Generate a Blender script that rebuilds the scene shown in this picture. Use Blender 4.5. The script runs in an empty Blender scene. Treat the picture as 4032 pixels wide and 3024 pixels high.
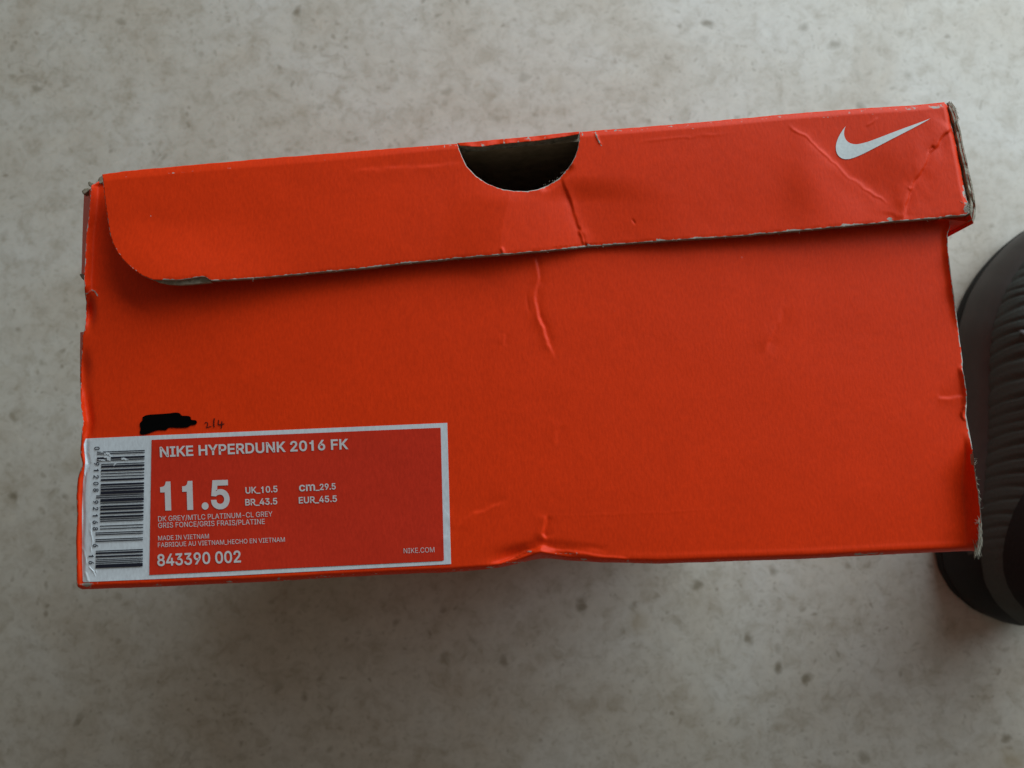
import bpy, math, random, os
import numpy as np
from mathutils import Vector, Matrix

random.seed(7)
rng = np.random.default_rng(11)
scene = bpy.context.scene
COL = scene.collection

# ------------------------------------------------------------------ camera
TILT = math.radians(6.0)
FPX = 3145.0                       # focal length in photo pixels (4032 wide)
CAM = np.array([0.0, 0.0, 0.570])
FACE = 0.345                       # height of the box end that faces up
cd = bpy.data.cameras.new('camera')
cd.sensor_width = 36.0
cd.lens = 36.0 * FPX / 4032.0
cd.clip_start = 0.01
cd.clip_end = 50
cd.dof.use_dof = True
cd.dof.focus_distance = 0.226
cd.dof.aperture_fstop = 25.0
co = bpy.data.objects.new('camera', cd)
COL.objects.link(co)
co.location = CAM
co.rotation_euler = (TILT, 0, 0)
scene.camera = co

# ------------------------------------------------------------------ light
world = bpy.data.worlds.new('World')
scene.world = world
world.use_nodes = True
bg = world.node_tree.nodes['Background']
bg.inputs['Color'].default_value = (1.0, 0.87, 0.70, 1)
bg.inputs['Strength'].default_value = 0.13


def area(name, loc, target, sx, sy, power, col):
    l = bpy.data.lights.new(name, 'AREA')
    l.shape = 'RECTANGLE'
    l.size = sx
    l.size_y = sy
    l.energy = power
    l.color = col
    o = bpy.data.objects.new(name, l)
    COL.objects.link(o)
    o.location = loc
    o.rotation_euler = (Vector(target) - Vector(loc)).to_track_quat('-Z', 'Y').to_euler()
    return o


# daylight through a window; lamp spread narrows the beam to dim the left floor
win = area('window_light', (0.95, 1.08, 0.90), (0.34, 0.16, 0.24), 2.0, 1.1, 25.6, (0.83, 0.97, 1.05))
win.data.spread = math.radians(150)

scene.view_settings.view_transform = 'Standard'
scene.view_settings.look = 'None'
scene.view_settings.exposure = 0.0
scene.view_settings.gamma = 1.0
scene.render.resolution_x = 1024
scene.render.resolution_y = 768
scene.cycles.use_denoising = True
scene.cycles.max_bounces = 10
scene.cycles.diffuse_bounces = 5

# ------------------------------------------------------------------ pixel -> place
CT, ST = math.cos(TILT), math.sin(TILT)


def at(x, y, z):
    """photo pixel + height above the floor -> world point (arrays allowed)"""
    x = np.asarray(x, float)
    y = np.asarray(y, float)
    u = (x - 2016.0) / FPX
    v = -(y - 1512.0) / FPX
    dx, dy, dz = u, ST + v * CT, -CT + v * ST
    t = (np.asarray(z, float) - CAM[2]) / dz
    return np.stack([dx * t, dy * t, CAM[2] + dz * t], -1)


def hash2(i, j, seed):
    n = (i * 374761393 + j * 668265263 + seed * 1442695041) & 0xffffffff
    n = ((n ^ (n >> 13)) * 1274126177) & 0xffffffff
    n = n ^ (n >> 16)
    return (n & 0xffff) / 65535.0


def noise(x, y, seed=0):
    x = np.asarray(x, float)
    y = np.asarray(y, float)
    xi = np.floor(x).astype(np.int64)
    yi = np.floor(y).astype(np.int64)
    fx = x - xi
    fy = y - yi
    fx = fx * fx * (3 - 2 * fx)
    fy = fy * fy * (3 - 2 * fy)
    a = hash2(xi, yi, seed) * (1 - fx) + hash2(xi + 1, yi, seed) * fx
    b = hash2(xi, yi + 1, seed) * (1 - fx) + hash2(xi + 1, yi + 1, seed) * fx
    return (a * (1 - fy) + b * fy) * 2 - 1


def sstep(a, b, x):
    t = np.clip((x - a) / (b - a), 0, 1)
    return t * t * (3 - 2 * t)


def seg_dist(X, Y, pts):
    """distance, signed side (+ = right of travel in photo pixels) and fraction along a polyline"""
    pts = np.asarray(pts, float)
    best = np.full(X.shape, 1e9)
    side = np.zeros(X.shape)
    frac = np.zeros(X.shape)
    L = np.r_[0, np.cumsum(np.hypot(*np.diff(pts, axis=0).T))]
    for k in range(len(pts) - 1):
        ax, ay = pts[k]
        bx, by = pts[k + 1]
        vx, vy = bx - ax, by - ay
        l2 = vx * vx + vy * vy + 1e-9
        t = np.clip(((X - ax) * vx + (Y - ay) * vy) / l2, 0, 1)
        qx, qy = ax + t * vx - X, ay + t * vy - Y
        d = np.hypot(qx, qy)
        m = d < best
        best = np.where(m, d, best)
        cr = vx * (Y - ay) - vy * (X - ax)
        side = np.where(m, np.sign(cr), side)
        frac = np.where(m, (L[k] + t * (L[k + 1] - L[k])) / L[-1], frac)
    return best, side, frac


CREASE = 0.55


def wob(X, Y):
    return X + 5 * noise(X / 34, Y / 34, 81) + 0.8 * noise(X / 13, Y / 13, 82), Y + 5 * noise(X / 34, Y / 34, 83) + 0.8 * noise(X / 13, Y / 13, 84)


def near(X, Y, pts, r):
    p = np.asarray(pts, float)
    return np.nonzero((X > p[:, 0].min() - r) & (X < p[:, 0].max() + r) & (Y > p[:, 1].min() - r) & (Y < p[:, 1].max() + r))


def ridge(X, Y, pts, w, amp, tail=0.15):
    out = np.zeros(X.shape)
    k = near(X, Y, pts, 4 * w + 12)
    x, y = X[k], Y[k]
    if x.size:
        d, s, f = seg_dist(*wob(x, y), pts)
        ww = 0.68 * w * (1 + 0.45 * noise(x / 40, y / 40, 85))
        a = CREASE * amp * (1 + 0.4 * noise(x / 55, y / 55, 86))
        out[k] = a * np.exp(-(d / ww) ** 2) * sstep(0, tail, f) * sstep(0, tail, 1 - f)
    return out


def fold(X, Y, pts, w, reach, amp, tail=0.12):
    """one-sided step that dies away: paper buckled along a line"""
    out = np.zeros(X.shape)
    k = near(X, Y, pts, 3.2 * reach + 12)
    x, y = X[k], Y[k]
    if x.size:
        d, s, f = seg_dist(*wob(x, y), pts)
        a = CREASE * amp * (1 + 0.5 * noise(x / 60, y / 60, 87))
        out[k] = a * np.tanh(s * d / w) * np.exp(-(d / reach) ** 1.5) * sstep(0, tail, f) * sstep(0, tail, 1 - f)
    return out


# ------------------------------------------------------------------ materials
def new_mat(name):
    m = bpy.data.materials.new(name)
    m.use_nodes = True
    nt = m.node_tree
    nt.nodes.clear()
    out = nt.nodes.new('ShaderNodeOutputMaterial')
    b = nt.nodes.new('ShaderNodeBsdfPrincipled')
    nt.links.new(b.outputs[0], out.inputs[0])
    return m, nt, b


def N(nt, kind, **kw):
    n = nt.nodes.new(kind)
    for k, v in kw.items():
        setattr(n, k, v)
    return n


def coords(nt, scale=(1, 1, 1), rot=0):
    tc = N(nt, 'ShaderNodeTexCoord')
    mp = N(nt, 'ShaderNodeMapping')
    mp.inputs['Scale'].default_value = scale
    mp.inputs['Rotation'].default_value = (0, 0, rot)
    nt.links.new(tc.outputs['Object'], mp.inputs['Vector'])
    return mp.outputs[0]


def tex_noise(nt, vec, scale, detail=3, rough=0.55, dist=0.0):
    n = N(nt, 'ShaderNodeTexNoise')
    n.inputs['Scale'].default_value = scale
    n.inputs['Detail'].default_value = detail
    n.inputs['Roughness'].default_value = rough
    n.inputs['Distortion'].default_value = dist
    nt.links.new(vec, n.inputs['Vector'])
    return n.outputs[0]


def ramp(nt, fac, stops):
    r = N(nt, 'ShaderNodeValToRGB')
    el = r.color_ramp.elements
    while len(el) < len(stops):
        el.new(0.5)
    for e, (p, c) in zip(el, stops):
        e.position = p
        e.color = (*c, 1) if len(c) == 3 else c
    nt.links.new(fac, r.inputs[0])
    return r.outputs[0]


def mix(nt, fac, a, b, blend='MIX'):
    m = N(nt, 'ShaderNodeMix', data_type='RGBA', blend_type=blend)
    if isinstance(fac, (int, float)):
        m.inputs[0].default_value = fac
    else:
        nt.links.new(fac, m.inputs[0])
    for s, v in ((6, a), (7, b)):
        if isinstance(v, tuple):
            m.inputs[s].default_value = (*v, 1)
        else:
            nt.links.new(v, m.inputs[s])
    return m.outputs[2]


def bump(nt, b, h, strength, dist):
    n = N(nt, 'ShaderNodeBump')
    n.inputs['Strength'].default_value = strength
    n.inputs['Distance'].default_value = dist
    nt.links.new(h, n.inputs['Height'])
    nt.links.new(n.outputs[0], b.inputs['Normal'])


def printed_card(name, col, rough=0.5, spec=0.35, worn=(0.50, 0.47, 0.42), grain=0.35):
    """printed paper over board; attribute 'wear' bares the paper"""
    m, nt, b = new_mat(name)
    v = coords(nt)
    vs = coords(nt, (1, 0.38, 1), math.radians(-2))
    big = tex_noise(nt, v, 55, 3)
    fine = tex_noise(nt, vs, 1500, 3, 0.6)
    c0 = tuple(x * 0.965 for x in col)
    c1 = tuple(min(1, x * 1.035) for x in col)
    c = ramp(nt, big, [(0.3, c0), (0.7, c1)])
    f2 = ramp(nt, fine, [(0.3, (0.90, 0.90, 0.90)), (0.75, (1.08, 1.1, 1.1))])
    c = mix(nt, 1.0, c, f2, 'MULTIPLY')
    # small pale pin-pricks and dark flecks of handling
    vo = N(nt, 'ShaderNodeTexVoronoi')
    vo.inputs['Scale'].default_value = 110
    nt.links.new(v, vo.inputs['Vector'])
    pin = ramp(nt, vo.outputs['Distance'], [(0.0, (1, 1, 1)), (0.045, (0, 0, 0))])
    gate = ramp(nt, tex_noise(nt, v, 38, 2), [(0.60, (0, 0, 0)), (0.66, (1, 1, 1))])
    pm = mix(nt, 1.0, pin, gate, 'MULTIPLY')
    c = mix(nt, pm, c, tuple(min(1, 0.25 + 0.6 * x) for x in col))
    at_ = N(nt, 'ShaderNodeAttribute', attribute_name='wear')
    rag = tex_noise(nt, v, 900, 2)
    wsum = N(nt, 'ShaderNodeMath', operation='ADD')
    nt.links.new(at_.outputs['Fac'], wsum.inputs[0])
    nt.links.new(rag, wsum.inputs[1])
    wm = ramp(nt, wsum.outputs[0], [(0.86, (0, 0, 0)), (1.02, (1, 1, 1))])
    wc = ramp(nt, tex_noise(nt, v, 350, 2), [(0.3, tuple(x * 0.62 for x in worn)), (0.65, worn)])
    c = mix(nt, wm, c, wc)
    nt.links.new(c, b.inputs['Base Color'])
    b.inputs['Roughness'].default_value = rough
    b.inputs['Specular IOR Level'].default_value = spec
    bump(nt, b, fine, grain, 0.00012)
    return m


def plain(name, col, rough=0.6, spec=0.3, var=0.12, scale=300, bumpd=0.0, metal=0.0):
    m, nt, b = new_mat(name)
    v = coords(nt)
    n = tex_noise(nt, v, scale, 3)
    c = ramp(nt, n, [(0.25, tuple(x * (1 - var) for x in col)), (0.75, tuple(min(1, x * (1 + var)) for x in col))])
    nt.links.new(c, b.inputs['Base Color'])
    b.inputs['Roughness'].default_value = rough
    b.inputs['Specular IOR Level'].default_value = spec
    if bumpd:
        bump(nt, b, n, 0.6, bumpd)
    return m


RED = (0.80, 0.041, 0.003)
M_card = printed_card('orange_red_card', RED, 0.50, 0.17)
M_edge = plain('raw_board_edge', (0.26, 0.22, 0.165), 0.9, 0.1, 0.45, 900, 0.0002)
M_edge_pale = plain('raw_board_edge_pale', (0.33, 0.305, 0.245), 0.9, 0.1, 0.4, 900, 0.0002)
M_board = plain('brown_board', (0.37, 0.29, 0.195), 0.85, 0.15, 0.25, 260, 0.0001)
M_fibre = plain('torn_paper_fibre', (0.43, 0.405, 0.33), 0.9, 0.1, 0.2, 1200)
M_white = printed_card('white_sticker', (0.65, 0.69, 0.73), 0.55, 0.3, (0.8, 0.8, 0.8), 0.25)
M_lred = printed_card('red_print', (0.62, 0.032, 0.012), 0.5, 0.17, (0.8, 0.7, 0.7), 0.25)
M_print = plain('white_print', (0.62, 0.60, 0.60), 0.5, 0.3, 0.06, 900)
M_logo = plain('silver_white_print', (0.70, 0.76, 0.76), 0.42, 0.45, 0.10, 1100)
M_ink = plain('navy_ink', (0.012, 0.014, 0.026), 0.5, 0.3, 0.1, 500)
M_marker = plain('black_marker', (0.0015, 0.0015, 0.0015), 0.8, 0.04, 0.1, 500)
M_pen = plain('pen_ink', (0.06, 0.006, 0.004), 0.6, 0.2, 0.3, 500)


# ------------------------------------------------------------------ mesh helpers
def link_mesh(name, verts, faces, mats, parent=None, midx=None, smooth=False, attrs=None):
    me = bpy.data.meshes.new(name)
    base = np.array(parent.matrix_world.translation) if parent is not None else np.zeros(3)
    verts = np.asarray(verts, float) - base
    if isinstance(faces, np.ndarray):
        nf, k = faces.shape
        me.vertices.add(len(verts))
        me.vertices.foreach_set('co', verts.astype(np.float32).ravel())
        me.loops.add(nf * k)
        me.loops.foreach_set('vertex_index', faces.astype(np.int32).ravel())
        me.polygons.add(nf)
        me.polygons.foreach_set('loop_start', np.arange(0, nf * k, k, dtype=np.int32))
        me.update(calc_edges=True)
    else:
        me.from_pydata([tuple(v) for v in verts], [], [tuple(f) for f in faces])
    for m in (mats if isinstance(mats, (list, tuple)) else [mats]):
        me.materials.append(m)
    if midx is not None:
        me.polygons.foreach_set('material_index', np.asarray(midx, np.int32))
    if smooth is True:
        me.polygons.foreach_set('use_smooth', np.ones(len(me.polygons), bool))
    elif smooth is not False:
        me.polygons.foreach_set('use_smooth', np.asarray(smooth, bool))
    for an, av in (attrs or {}).items():
        a = me.attributes.new(an, 'FLOAT', 'POINT')
        a.data.foreach_set('value', np.asarray(av, np.float32))
    me.validate()
    me.update()
    o = bpy.data.objects.new(name, me)
    COL.objects.link(o)
    if parent is not None:
        root = parent
        o.parent = root
        o.matrix_parent_inverse = Matrix.Identity(4)
    return o


def child(o, parent):
    o.parent = parent
    return o


def densify(pts, step, closed=True):
    pts = np.asarray(pts, float)
    out = []
    n = len(pts)
    for k in range(n if closed else n - 1):
        a, b = pts[k], pts[(k + 1) % n]
        m = max(1, int(np.hypot(*(b - a)) / step))
        for i in range(m):
            out.append(a + (b - a) * i / m)
    if not closed:
        out.append(pts[-1])
    return np.array(out)


def smooth_poly(pts, it=1, closed=True):
    pts = np.asarray(pts, float)
    for _ in range(it):
        if closed:
            nx = np.roll(pts, -1, 0)
            q = np.stack([pts * 0.75 + nx * 0.25, pts * 0.25 + nx * 0.75], 1).reshape(-1, 2)
        else:
            q = np.stack([pts[:-1] * .75 + pts[1:] * .25, pts[:-1] * .25 + pts[1:] * .75], 1).reshape(-1, 2)
            q = np.vstack([pts[:1], q, pts[-1:]])
        pts = q
    return pts


def inside(X, Y, poly):
    r = np.zeros(X.shape, bool)
    n = len(poly)
    for k in range(n):
        x0, y0 = poly[k]
        x1, y1 = poly[(k + 1) % n]
        if y0 == y1:
            continue
        c = (y0 > Y) != (y1 > Y)
        r ^= c & (X < (x1 - x0) * (Y - y0) / (y1 - y0) + x0)
    return r


def sheet(name, poly, hfun, step, thick, mats, parent, wear=None, back=False, edge_noise=0.0, seed=0, flat=False):
    """a real sheet of card: outline in photo pixels, heights in metres from hfun, cut edge of its own thickness"""
    poly = np.asarray(poly, float)
    dp = densify(poly, 7)
    if edge_noise:
        nx = np.roll(dp, -1, 0) - np.roll(dp, 1, 0)
        nx = np.stack([nx[:, 1], -nx[:, 0]], 1) / (np.hypot(nx[:, 0], nx[:, 1])[:, None] + 1e-9)
        s = np.r_[0, np.cumsum(np.hypot(*np.diff(dp, axis=0).T))]
        dp = dp + nx * (edge_noise * (noise(s / 60, s * 0 + .5, seed) * .6 + noise(s / 17, s * 0 + .5, seed + 1) * .5))[:, None]
    x0, y0 = dp.min(0) - step
    x1, y1 = dp.max(0) + step
    gx = np.arange(x0, x1 + step, step)
    gy = np.arange(y0, y1 + step, step)
    nx_, ny_ = len(gx), len(gy)
    cx, cy = np.meshgrid(gx[:-1] + step / 2, gy[:-1] + step / 2)
    ins = inside(cx.ravel(), cy.ravel(), poly if not edge_noise else dp[::1]).reshape(cx.shape)
    jj, ii = np.nonzero(ins)
    q = np.stack([jj * nx_ + ii, (jj + 1) * nx_ + ii, (jj + 1) * nx_ + ii + 1, jj * nx_ + ii + 1], 1)
    used, inv = np.unique(q.ravel(), return_inverse=True)
    q = inv.reshape(-1, 4)
    X = gx[used % nx_].copy()
    Y = gy[used // nx_].copy()
    e = np.concatenate([q[:, [0, 1]], q[:, [1, 2]], q[:, [2, 3]], q[:, [3, 0]]])
    key = np.sort(e, 1)
    kk = key[:, 0].astype(np.int64) * len(used) + key[:, 1]
    u, ix, cnt = np.unique(kk, return_index=True, return_counts=True)
    be = e[ix[cnt == 1]]
    bv = np.unique(be.ravel())
    # pull the border onto the outline
    for ch in range(0, len(bv), 400):
        b = bv[ch:ch + 400]
        A = dp
        B = np.roll(dp, -1, 0)
        d = B - A
        px = X[b][:, None] - A[:, 0]
        py = Y[b][:, None] - A[:, 1]
        t = np.clip((px * d[:, 0] + py * d[:, 1]) / ((d ** 2).sum(1) + 1e-9), 0, 1)
        qx = A[:, 0] + t * d[:, 0]
        qy = A[:, 1] + t * d[:, 1]
        dd = (qx - X[b][:, None]) ** 2 + (qy - Y[b][:, None]) ** 2
        k = dd.argmin(1)
        r = np.arange(len(b))
        X[b] = qx[r, k]
        Y[b] = qy[r, k]
    Z = FACE + hfun(X, Y)
    V = at(X, Y, Z)
    nV = len(V)
    W = np.zeros(nV) if wear is None else wear(X, Y)
    low = V.copy()
    low[:, 2] -= thick
    remap = -np.ones(nV, int)
    if back:
        remap = np.arange(nV) + nV
        V2 = np.vstack([V, low])
        q2 = q[:, ::-1] + nV
    else:
        remap[bv] = np.arange(len(bv)) + nV
        V2 = np.vstack([V, low[bv]])
        q2 = np.zeros((0, 4), int)
    sk = np.stack([be[:, 1], be[:, 0], remap[be[:, 0]], remap[be[:, 1]]], 1) if thick > 0 else np.zeros((0, 4), int)
    F = np.vstack([q, sk, q2])
    mi = np.r_[np.zeros(len(q)), np.ones(len(sk)), np.full(len(q2), 2)]
    sm = np.r_[np.ones(len(q)), np.zeros(len(sk)), np.ones(len(q2))].astype(bool)
    if flat:
        sm[:] = False
    Wf = np.r_[W, np.zeros(len(V2) - nV)]
    return link_mesh(name, V2, F, mats, parent, mi, sm, {'wear': Wf})


def interp(pts, t, axis=0):
    pts = np.asarray(pts, float)
    o = pts[np.argsort(pts[:, axis])]
    return np.interp(t, o[:, axis], o[:, 1 - axis])


# ------------------------------------------------------------------ the floor
def floor_material():
    m, nt, b = new_mat('pale_stone_tile')
    v = coords(nt)
    warp = N(nt, 'ShaderNodeTexNoise')
    warp.inputs['Scale'].default_value = 70
    warp.inputs['Detail'].default_value = 3
    nt.links.new(v, warp.inputs['Vector'])
    wv = N(nt, 'ShaderNodeVectorMath', operation='MULTIPLY_ADD')
    nt.links.new(warp.outputs['Color'], wv.inputs[0])
    wv.inputs[1].default_value = (0.013, 0.013, 0.0)
    nt.links.new(v, wv.inputs[2])
    vw = wv.outputs[0]
    cloud = tex_noise(nt, v, 9, 5, 0.62, 0.6)
    c = ramp(nt, cloud, [(0.25, (0.415, 0.36, 0.285)), (0.5, (0.49, 0.458, 0.395)), (0.75, (0.55, 0.535, 0.49))])
    mott = tex_noise(nt, vw, 62, 5, 0.65)
    c = mix(nt, 1.0, c, ramp(nt, mott, [(0.30, (0.80, 0.77, 0.72)), (0.50, (1, 1, 1)), (0.75, (1.09, 1.09, 1.08))]), 'MULTIPLY')
    fin = tex_noise(nt, vw, 190, 4, 0.7)
    c = mix(nt, 1.0, c, ramp(nt, fin, [(0.30, (0.85, 0.825, 0.78)), (0.47, (1, 1, 1)), (0.7, (1.06, 1.06, 1.06))]), 'MULTIPLY')

    def spots(scale, rad, gate_scale, g0, g1, col, depth):
        nonlocal c
        vo = N(nt, 'ShaderNodeTexVoronoi')
        vo.inputs['Scale'].default_value = scale
        nt.links.new(vw, vo.inputs['Vector'])
        sp = ramp(nt, vo.outputs['Distance'], [(rad * 0.35, (1, 1, 1)), (rad, (0, 0, 0))])
        sep = N(nt, 'ShaderNodeSeparateColor')
        nt.links.new(vo.outputs['Color'], sep.inputs[0])
        g = ramp(nt, sep.outputs[0], [(g0, (0, 0, 0)), (g1, (1, 1, 1))])
        g2 = ramp(nt, tex_noise(nt, v, gate_scale, 2), [(0.36, (0.15, 0.15, 0.15)), (0.58, (1, 1, 1))])
        f = mix(nt, 1.0, mix(nt, 1.0, sp, g, 'MULTIPLY'), g2, 'MULTIPLY')
        f = mix(nt, 1.0, f, (depth, depth, depth), 'MULTIPLY')
        c = mix(nt, f, c, col)

    spots(52, 0.25, 7, 0.55, 0.95, (0.15, 0.12, 0.07), 0.76)
    spots(120, 0.30, 11, 0.50, 0.95, (0.19, 0.155, 0.105), 0.6)
    spots(20, 0.20, 5, 0.62, 0.95, (0.33, 0.265, 0.165), 0.55)
    spots(240, 0.36, 15, 0.45, 0.9, (0.23, 0.20, 0.15), 0.5)
    # worm-like fossil streaks
    vm = tex_noise(nt, vw, 26, 2, 0.5, 1.2)
    line = ramp(nt, vm, [(0.485, (0, 0, 0)), (0.5, (1, 1, 1)), (0.515, (0, 0, 0))])
    lg = ramp(nt, tex_noise(nt, v, 12, 2), [(0.56, (0, 0, 0)), (0.68, (0.42, 0.42, 0.42))])
    c = mix(nt, mix(nt, 1.0, line, lg, 'MULTIPLY'), c, (0.24, 0.205, 0.16))
    nt.links.new(c, b.inputs['Base Color'])
    b.inputs['Roughness'].default_value = 0.48
    b.inputs['Specular IOR Level'].default_value = 0.5
    bump(nt, b, mott, 0.25, 0.0004)
    return m


n = 24
gx = np.linspace(-1.6, 1.6, n)
gxx, gyy = np.meshgrid(gx, gx + 0.1)
fv = np.stack([gxx.ravel(), gyy.ravel(), np.zeros(n * n)], 1)
ff = np.array([[j * n + i, j * n + i + 1, (j + 1) * n + i + 1, (j + 1) * n + i] for j in range(n - 1) for i in range(n - 1)])
fl = link_mesh('floor', fv, ff, floor_material())
fl['kind'] = 'structure'

# ------------------------------------------------------------------ the shoe box
box = bpy.data.objects.new('shoe_box', None)
COL.objects.link(box)
box.location = (0.005, 0.03, 0.0)
box.empty_display_size = 0.05
box['label'] = 'worn orange-red cardboard shoe box standing on end, lid shut, with white-bordered size label'
box['category'] = 'shoe box'
bpy.context.view_layer.update()

LEFT = [(386, 714), (358, 731), (355, 783), (350, 848), (342, 897), (338, 946), (335, 1024), (331, 1092), (334, 1155), (340, 1189), (336, 1256),
        (334, 1294), (325, 1319), (319, 1421), (316, 1522), (318, 1600), (327, 1661), (320, 1710), (317, 1760), (316, 1786), (325, 1827), (313, 1860), (307, 1880),
        (301, 1946), (303, 2038), (299, 2130), (301, 2221), (301, 2300), (308, 2314), (324, 2321)]
BOTTOM = [(324, 2321), (600, 2311), (900, 2297), (1097, 2288), (1358, 2272), (1633, 2258), (1760, 2254), (1903, 2243), (1990, 2231), (2046, 2218), (2095, 2205),
          (2131, 2199), (2168, 2199), (2229, 2206), (2359, 2214), (2479, 2217), (2600, 2220), (2916, 2209), (3200, 2199), (3463, 2185), (3684, 2175), (3825, 2169), (3856, 2172)]
RIGHT = [(3856, 2172), (3866, 2131), (3864, 2050), (3858, 1969), (3848, 1905), (3840, 1855), (3834, 1800), (3825, 1741), (3812, 1680), (3804, 1632), (3806, 1600),
         (3807, 1550), (3804, 1525), (3797, 1480), (3789, 1450), (3791, 1425), (3780, 1342), (3772, 1280), (3763, 1212), (3752, 1130), (3740, 1043), (3733, 980), (3731, 922), (3740, 895), (3748, 872)]
TOP_LID = [(402, 687), (500, 673), (750, 650), (1006, 628), (1250, 608), (1513, 587), (1801, 563), (2050, 541), (2282, 518), (2500, 502), (2800, 478), (3100, 449), (3389, 427), (3606, 414), (3729, 402)]
LID_RIGHT = [(3729, 402), (3738, 445), (3747, 496), (3760, 550), (3773, 611), (3784, 668), (3794, 727), (3809, 789), (3821, 812), (3822, 836)]
LID_BOTTOM = [(3822, 836), (3802, 848), (3751, 851), (3679, 860), (3534, 871), (3389, 886), (3240, 899), (3100, 913), (2900, 930), (2578, 951), (2316, 972), (2140, 989), (1981, 1003),
              (1900, 1009), (1607, 1036), (1400, 1060), (1214, 1077), (1040, 1093), (875, 1104), (836, 1107), (822, 1101), (808, 1091), (790, 1090), (750, 1097), (705, 1104), (650, 1104), (599, 1102),
              (560, 1085), (521, 1059), (488, 1027), (462, 994), (443, 955), (433, 923), (422, 848), (413, 783), (406, 718)]
HOLE = [(1801, 565), (1808, 588), (1819, 616), (1837, 654), (1874, 693), (1917, 722), (1950, 736), (1982, 746), (2026, 752), (2076, 753), (2120, 744), (2156, 730), (2180, 716), (2203, 701), (2220, 682), (2235, 664), (2252, 640),
        (2264, 617), (2273, 590), (2279, 560), (2282, 520)]


def end_height(X, Y):
    yb = interp(BOTTOM, X)
    xr = interp(RIGHT, Y, 1)
    xl = interp(LEFT, Y, 1)
    h = 0.0003 * noise(X / 620, Y / 520, 3) + 0.00004 * noise(X / 170, Y / 150, 5) + 0.000015 * noise(X / 50, Y / 45, 6)
    h = h - 0.0016 * ((X - 2050) / 1750.0) ** 2
    # folded bottom edge
    db = yb - Y
    h = h - 0.0024 * np.clip(1 - db / 20.0, 0, 1) ** 2
    h = h + ridge(X, Y, [(400, 2298), (1700, 2240)], 9, 0.00012, .02) + 0.00010 * np.exp(-((db - 30) / 9.0) ** 2) * sstep(2300, 2700, X)
    # left rim turned up
    dl = X - xl
    a = sstep(700, 740, Y) * (1 - sstep(1120, 1180, Y))
    h = h + 0.0024 * a * np.clip(1 - dl / 30.0, 0, 1)
    a2 = sstep(1690, 1790, Y) * (1 - sstep(2230, 2330, Y))
    h = h + 0.0006 * a2 * (np.exp(-((dl - 7) / 9.0) ** 2) - 0.8 * np.exp(-((dl - 24) / 7.0) ** 2))
    a3 = sstep(1500, 1600, Y) * (1 - sstep(1690, 1740, Y))
    h = h + 0.0014 * a3 * np.clip(1 - dl / 16.0, 0, 1) - 0.0006 * a3 * np.exp(-((dl - 30) / 14) ** 2)
    # dent in the left edge
    h = h - 0.0030 * np.exp(-((X - 352) / 18) ** 2 - ((Y - 1225) / 48) ** 2) + ridge(X, Y, [(344, 1156), (358, 1142), (372, 1145), (384, 1166)], 4, 0.0006, .05)
    h = h - 0.0013 * np.exp(-((X - 330) / 22) ** 2 - ((Y - 1450) / 60) ** 2)
    # right rim turned up, frayed
    dr = xr - X
    b1 = sstep(1690, 1830, Y)
    wr = 28 + 38 * sstep(1750, 1950, Y)
    h = h + 0.0046 * b1 * np.clip(1 - dr / wr, 0, 1) ** 1.15 * (1 - 0.75 * sstep(2120, 2172, Y))
    b2 = (1 - sstep(1180, 1320, Y))
    h = h + 0.0014 * b2 * np.clip(1 - dr / 26.0, 0, 1) ** 1.5 * (0.8 + 0.25 * noise(Y / 60, Y * 0, 9))
    h = h + 0.0010 * (sstep(1430, 1470, Y) - sstep(1560, 1640, Y)) * np.clip(1 - dr / 20.0, 0, 1)
    h = h + fold(X, Y, [(3690, 1565), (3800, 1562)], 4, 25, 0.00025)
    h = h + ridge(X, Y, [(3801, 1600), (3792, 1622), (3796, 1645), (3806, 1652)], 5, 0.0011, .05)
    # crushed spot on the bottom edge
    h = h - 0.0036 * np.exp(-((X - 2110) / 120) ** 2 - ((Y - 2205) / 38) ** 2)
    h = h + 0.0030 * np.exp(-((X - 2110) / 100) ** 2) * np.exp(-((Y - interp([(1900, 2235), (2040, 2188), (2131, 2160), (2230, 2180), (2360, 2200), (2600, 2215)], X) - 14) / 15.0) ** 2)
    h = h + ridge(X, Y, [(1880, 2250), (1960, 2222), (2060, 2180), (2131, 2156), (2160, 2155)], 8, 0.0011, .1)
    h = h + ridge(X, Y, [(2131, 2156), (2230, 2172), (2330, 2190), (2480, 2205)], 8, 0.0006, .1)
    h = h + fold(X, Y, [(2153, 2030), (2141, 2075), (2137, 2100), (2153, 2128)], 4, 22, 0.0008, .2)
    h = h + ridge(X, Y, [(1940, 2190), (2030, 2165), (2110, 2135), (2250, 2150), (2420, 2168)], 22, -0.0004, .2)
    h = h + fold(X, Y, [(1776, 2084), (1800, 2072), (1830, 2043), (1862, 2018), (1930, 2000), (2000, 1960)], 5, 48, 0.00026, .25)
    h = h + fold(X, Y, [(1720, 2140), (1776, 2096), (1800, 2078)], 7, 40, 0.0002, .3)
    # buckles below the lid
    h = h + fold(X, Y, [(2097, 985), (2106, 1010), (2113, 1040), (2122, 1092), (2117, 1135)], 4, 20, 0.0006, .2)
    h = h + fold(X, Y, [(2122, 1100), (2117, 1135), (2107, 1185), (2121, 1244), (2144, 1307), (2171, 1375), (2190, 1420)], 4, 20, 0.00055, .2)
    h = h + ridge(X, Y, [(2075, 1150), (2080, 1200), (2088, 1240)], 5, -0.00022, .3)
    h = h + fold(X, Y, [(1993, 1312), (1988, 1340), (1982, 1362)], 4, 20, 0.0002, .3)
    h = h + fold(X, Y, [(3084, 1205), (3070, 1270), (3045, 1310), (3024, 1352), (3010, 1400)], 5, 40, 0.00036, .3)
    h = h + fold(X, Y, [(2215, 1660), (2190, 1700), (2186, 1760)], 6, 40, 0.00012, .3)
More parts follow.
